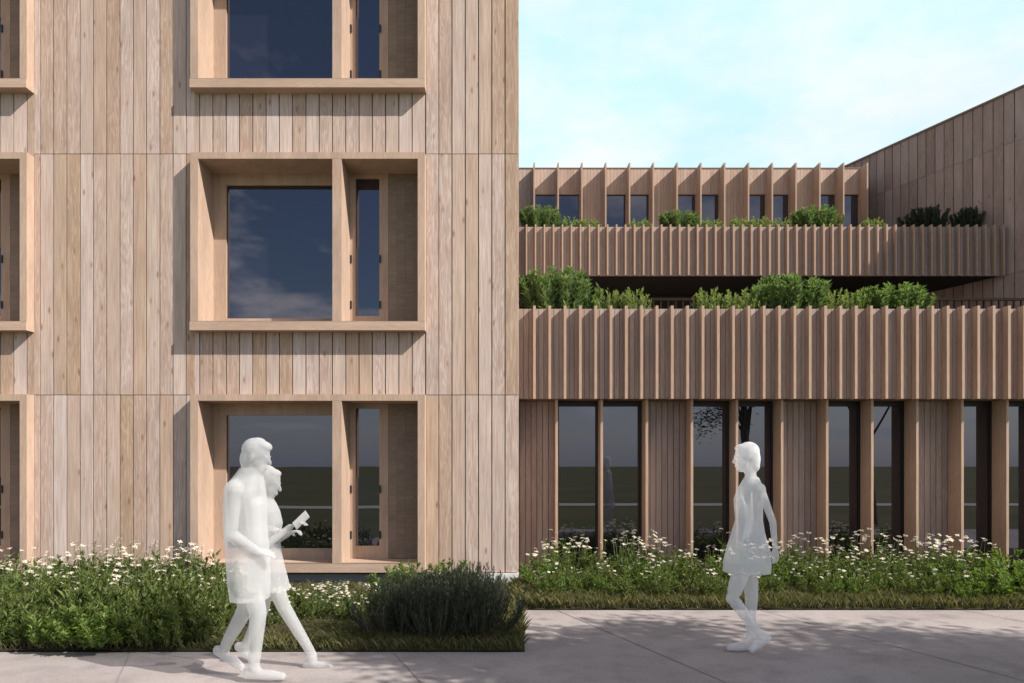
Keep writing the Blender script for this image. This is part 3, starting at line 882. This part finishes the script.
def figure(mb, name, loc, matn, voxel=.0075, mats=None):
    me = bpy.data.meshes.new(name); me.from_pydata(mb.v, [], mb.f); me.update()
    t = bpy.data.objects.new(name, me); COL.objects.link(t)
    r = t.modifiers.new('r', 'REMESH'); r.mode = 'VOXEL'; r.voxel_size = voxel; r.use_smooth_shade = True
    s_ = t.modifiers.new('s', 'SMOOTH'); s_.factor = .5; s_.iterations = 3
    bpy.context.view_layer.update()
    ev = t.evaluated_get(bpy.context.evaluated_depsgraph_get())
    nm = bpy.data.meshes.new_from_object(ev)
    bpy.data.objects.remove(t); bpy.data.meshes.remove(me)
    nm.name = name; nm.materials.clear(); nm.materials.append(M[matn])
    nm.polygons.foreach_set('use_smooth', [True]*len(nm.polygons))
    o = bpy.data.objects.new(name, nm); COL.objects.link(o); o.location = loc
    return o
def conv(px0, Y):
    s = F/Y
    return lambda px, py, y=0.0: Vector(((px-px0)/s, y, EYE+(HY-py)/s))

# man of the couple, walking to the right
MY = 5.24; P = conv(250, MY); mb = MB()
def ring(P, py, l, r, ry, y=0.0):
    a, b_ = P(l, py), P(r, py); return ((a.x+b_.x)/2, y, a.z, (b_.x-a.x)/2, ry)
loft(mb, [ring(P,599,232,268,.19), ring(P,575,229,269,.195), ring(P,550,227,268,.185), ring(P,525,225,266,.17), ring(P,503,224.5,266,.185), ring(P,490,227,264,.195), ring(P,481,231,263,.16), ring(P,474,236,262,.10), ring(P,468,240,262,.075)])
limb(mb, [P(251,476), P(255,462)], [.062,.058])
head(mb, P(256.5,456.5), 1, .25, 1.04, [(-.025,0,.045,.092,.084,.085),(-.05,0,-.02,.062,.074,.09),(.03,0,.092,.06,.062,.03),(-.01,.01,.112,.045,.055,.025),(.065,0,.082,.028,.05,.024)])
for sy in (-1,1): limb(mb, [P(243,486,sy*.10), P(244,490,sy*.19)], [.07,.075])
limb(mb, [P(244,491,-.195), P(242,532,-.215), P(264,549,-.15)], [.062,.05,.035]); hand(mb, P(264,549,-.15), (.9,.35,-.15), (.1,-.4,.9), 1.0, .7, -1)
limb(mb, [P(244,491,.205), P(240,530,.25), P(262,535,.30)], [.062,.05,.035]); hand(mb, P(262,535,.30), (.9,.3,.05), (.1,.3,.9), 1.0, .7, 1)
# legs: back foot pushing off, front foot planted
limb(mb, [P(249,560,.085), P(241,612,.08), P(222,647,.075)], [.092,.062,.042]); foot(mb, P(210,655,.075), P(241,675,.075), P(222,648,.075))
limb(mb, [P(251,560,-.085), P(262,612,-.08), P(258,660,-.08)], [.092,.062,.042]); foot(mb, P(248,675,-.08), P(290,676,-.08), P(257,662,-.08))
o = figure(mb, 'person', (X_(250,MY), MY, 0), 'ghost')
tag(o, 'translucent white silhouette of a taller person in a long coat, behind the phone holder', 'person', 'translucent white people')
# woman of the couple with a phone
WY = 5.60; P = conv(266, WY); mb = MB()
loft(mb, [ring(P,590,248,290,.16), ring(P,575,249,286,.165), ring(P,555,249,281,.15), ring(P,538,250,279,.13), ring(P,523,250,282,.14), ring(P,511,250,279,.15), ring(P,503,254,275,.13), ring(P,497,258,272,.07)])
limb(mb, [P(264,503), P(266,488)], [.052,.05])
head(mb, P(267.5,482.5), 1, .30, 1.06, [(-.03,0,.05,.09,.086,.08),(-.07,0,-.01,.055,.075,.10),(-.085,0,-.085,.045,.065,.09),(.03,0,.085,.05,.06,.03)])
for sy in (-1,1): limb(mb, [P(260,502,sy*.07), P(261,505,sy*.145)], [.05,.055])
limb(mb, [P(261,505,-.15), P(268,547,-.17), P(294,526,-.10)], [.046,.038,.026]); hand(mb, P(294,526,-.10), (.85,.1,.42), (-.45,-.1,.85), .9, .75, -1)
limb(mb, [P(261,505,.15), P(264,545,.18), P(285,535,.06)], [.046,.038,.026]); hand(mb, P(285,535,.06), (.9,-.2,.35), (-.35,.1,.9), .9, .8, 1)
limb(mb, [P(263,565,.065), P(260,610,.06), P(243,647,.055)], [.080,.055,.036]); foot(mb, P(233,650,.055), P(252,666,.055), P(242,648,.055))
limb(mb, [P(270,565,-.065), P(286,605,-.06), P(314,652,-.06)], [.080,.055,.036]); foot(mb, P(305,667,-.06), P(336,668.5,-.06), P(314,654,-.06))
o = figure(mb, 'person', (X_(266,WY), WY, 0), 'ghost')
tag(o, 'translucent white silhouette of a shorter person walking in front, looking down at a phone', 'person', 'translucent white people')
# phone
ph = MB(); ph.box(-.036,.036,-.004,.004,-.073,.073)
p_ = ph.build('phone', M['ghostphone'])
pp = P(305,519,-.105); p_.location = (X_(266,WY)+pp.x, WY+pp.y, pp.z); p_.rotation_euler = (R(10), R(50), R(60))
bv = p_.modifiers.new('b', 'BEVEL'); bv.width = .003; bv.segments = 2
tag(p_, 'translucent white phone held up in the walking person\'s hand', 'phone')
# woman walking to the left
VY = 5.957; P = conv(746, VY); mb = MB()
loft(mb, [ring(P,572,724,770,.20), ring(P,562,724,770,.20), ring(P,549,727,769,.185), ring(P,533,732,764,.16), ring(P,520,736,762,.13), ring(P,508,735,762,.14), ring(P,499,734.5,762,.15), ring(P,490,738,761,.155), ring(P,483,742,760,.13), ring(P,477,745,758,.07)])
limb(mb, [P(752,484), P(749,464)], [.050,.046])
head(mb, P(746,457.5), -1, .10, 1.02, [(-.025,0,.045,.092,.088,.085),(-.06,0,-.01,.055,.082,.10),(-.062,0,-.075,.042,.07,.055),(.03,0,.085,.055,.065,.032)])
for sy in (-1,1): limb(mb, [P(752,486,sy*.08), P(753,489,sy*.155)], [.05,.055])
limb(mb, [P(754,489,-.16), P(764,520,-.20), P(767,546,-.185)], [.037,.029,.021]); hand(mb, P(767,546,-.185), (.1,.05,-1), (.2,-.95,0), .85, .5, 1)
limb(mb, [P(753,489,.16), P(758,522,.20), P(752,548,.20)], [.044,.034,.024]); hand(mb, P(752,548,.20), (-.25,0,-1), (.2,.95,0), .85, .5, -1)
limb(mb, [P(751,562,.07), P(754,598,.06), P(752,637,.055)], [.085,.056,.035]); foot(mb, P(757,651,.055), P(728,652,.055), P(753,638,.055))
limb(mb, [P(741,562,-.07), P(730,597,-.06), P(757,632,-.055)], [.085,.056,.035]); foot(mb, P(768,638,-.055), P(747,652,-.055), P(758,633,-.055))
o = figure(mb, 'person', (X_(746,VY), VY, 0), 'ghost2')
tag(o, 'translucent white silhouette of a lone person in a flared dress walking to the left', 'person', 'translucent white people')
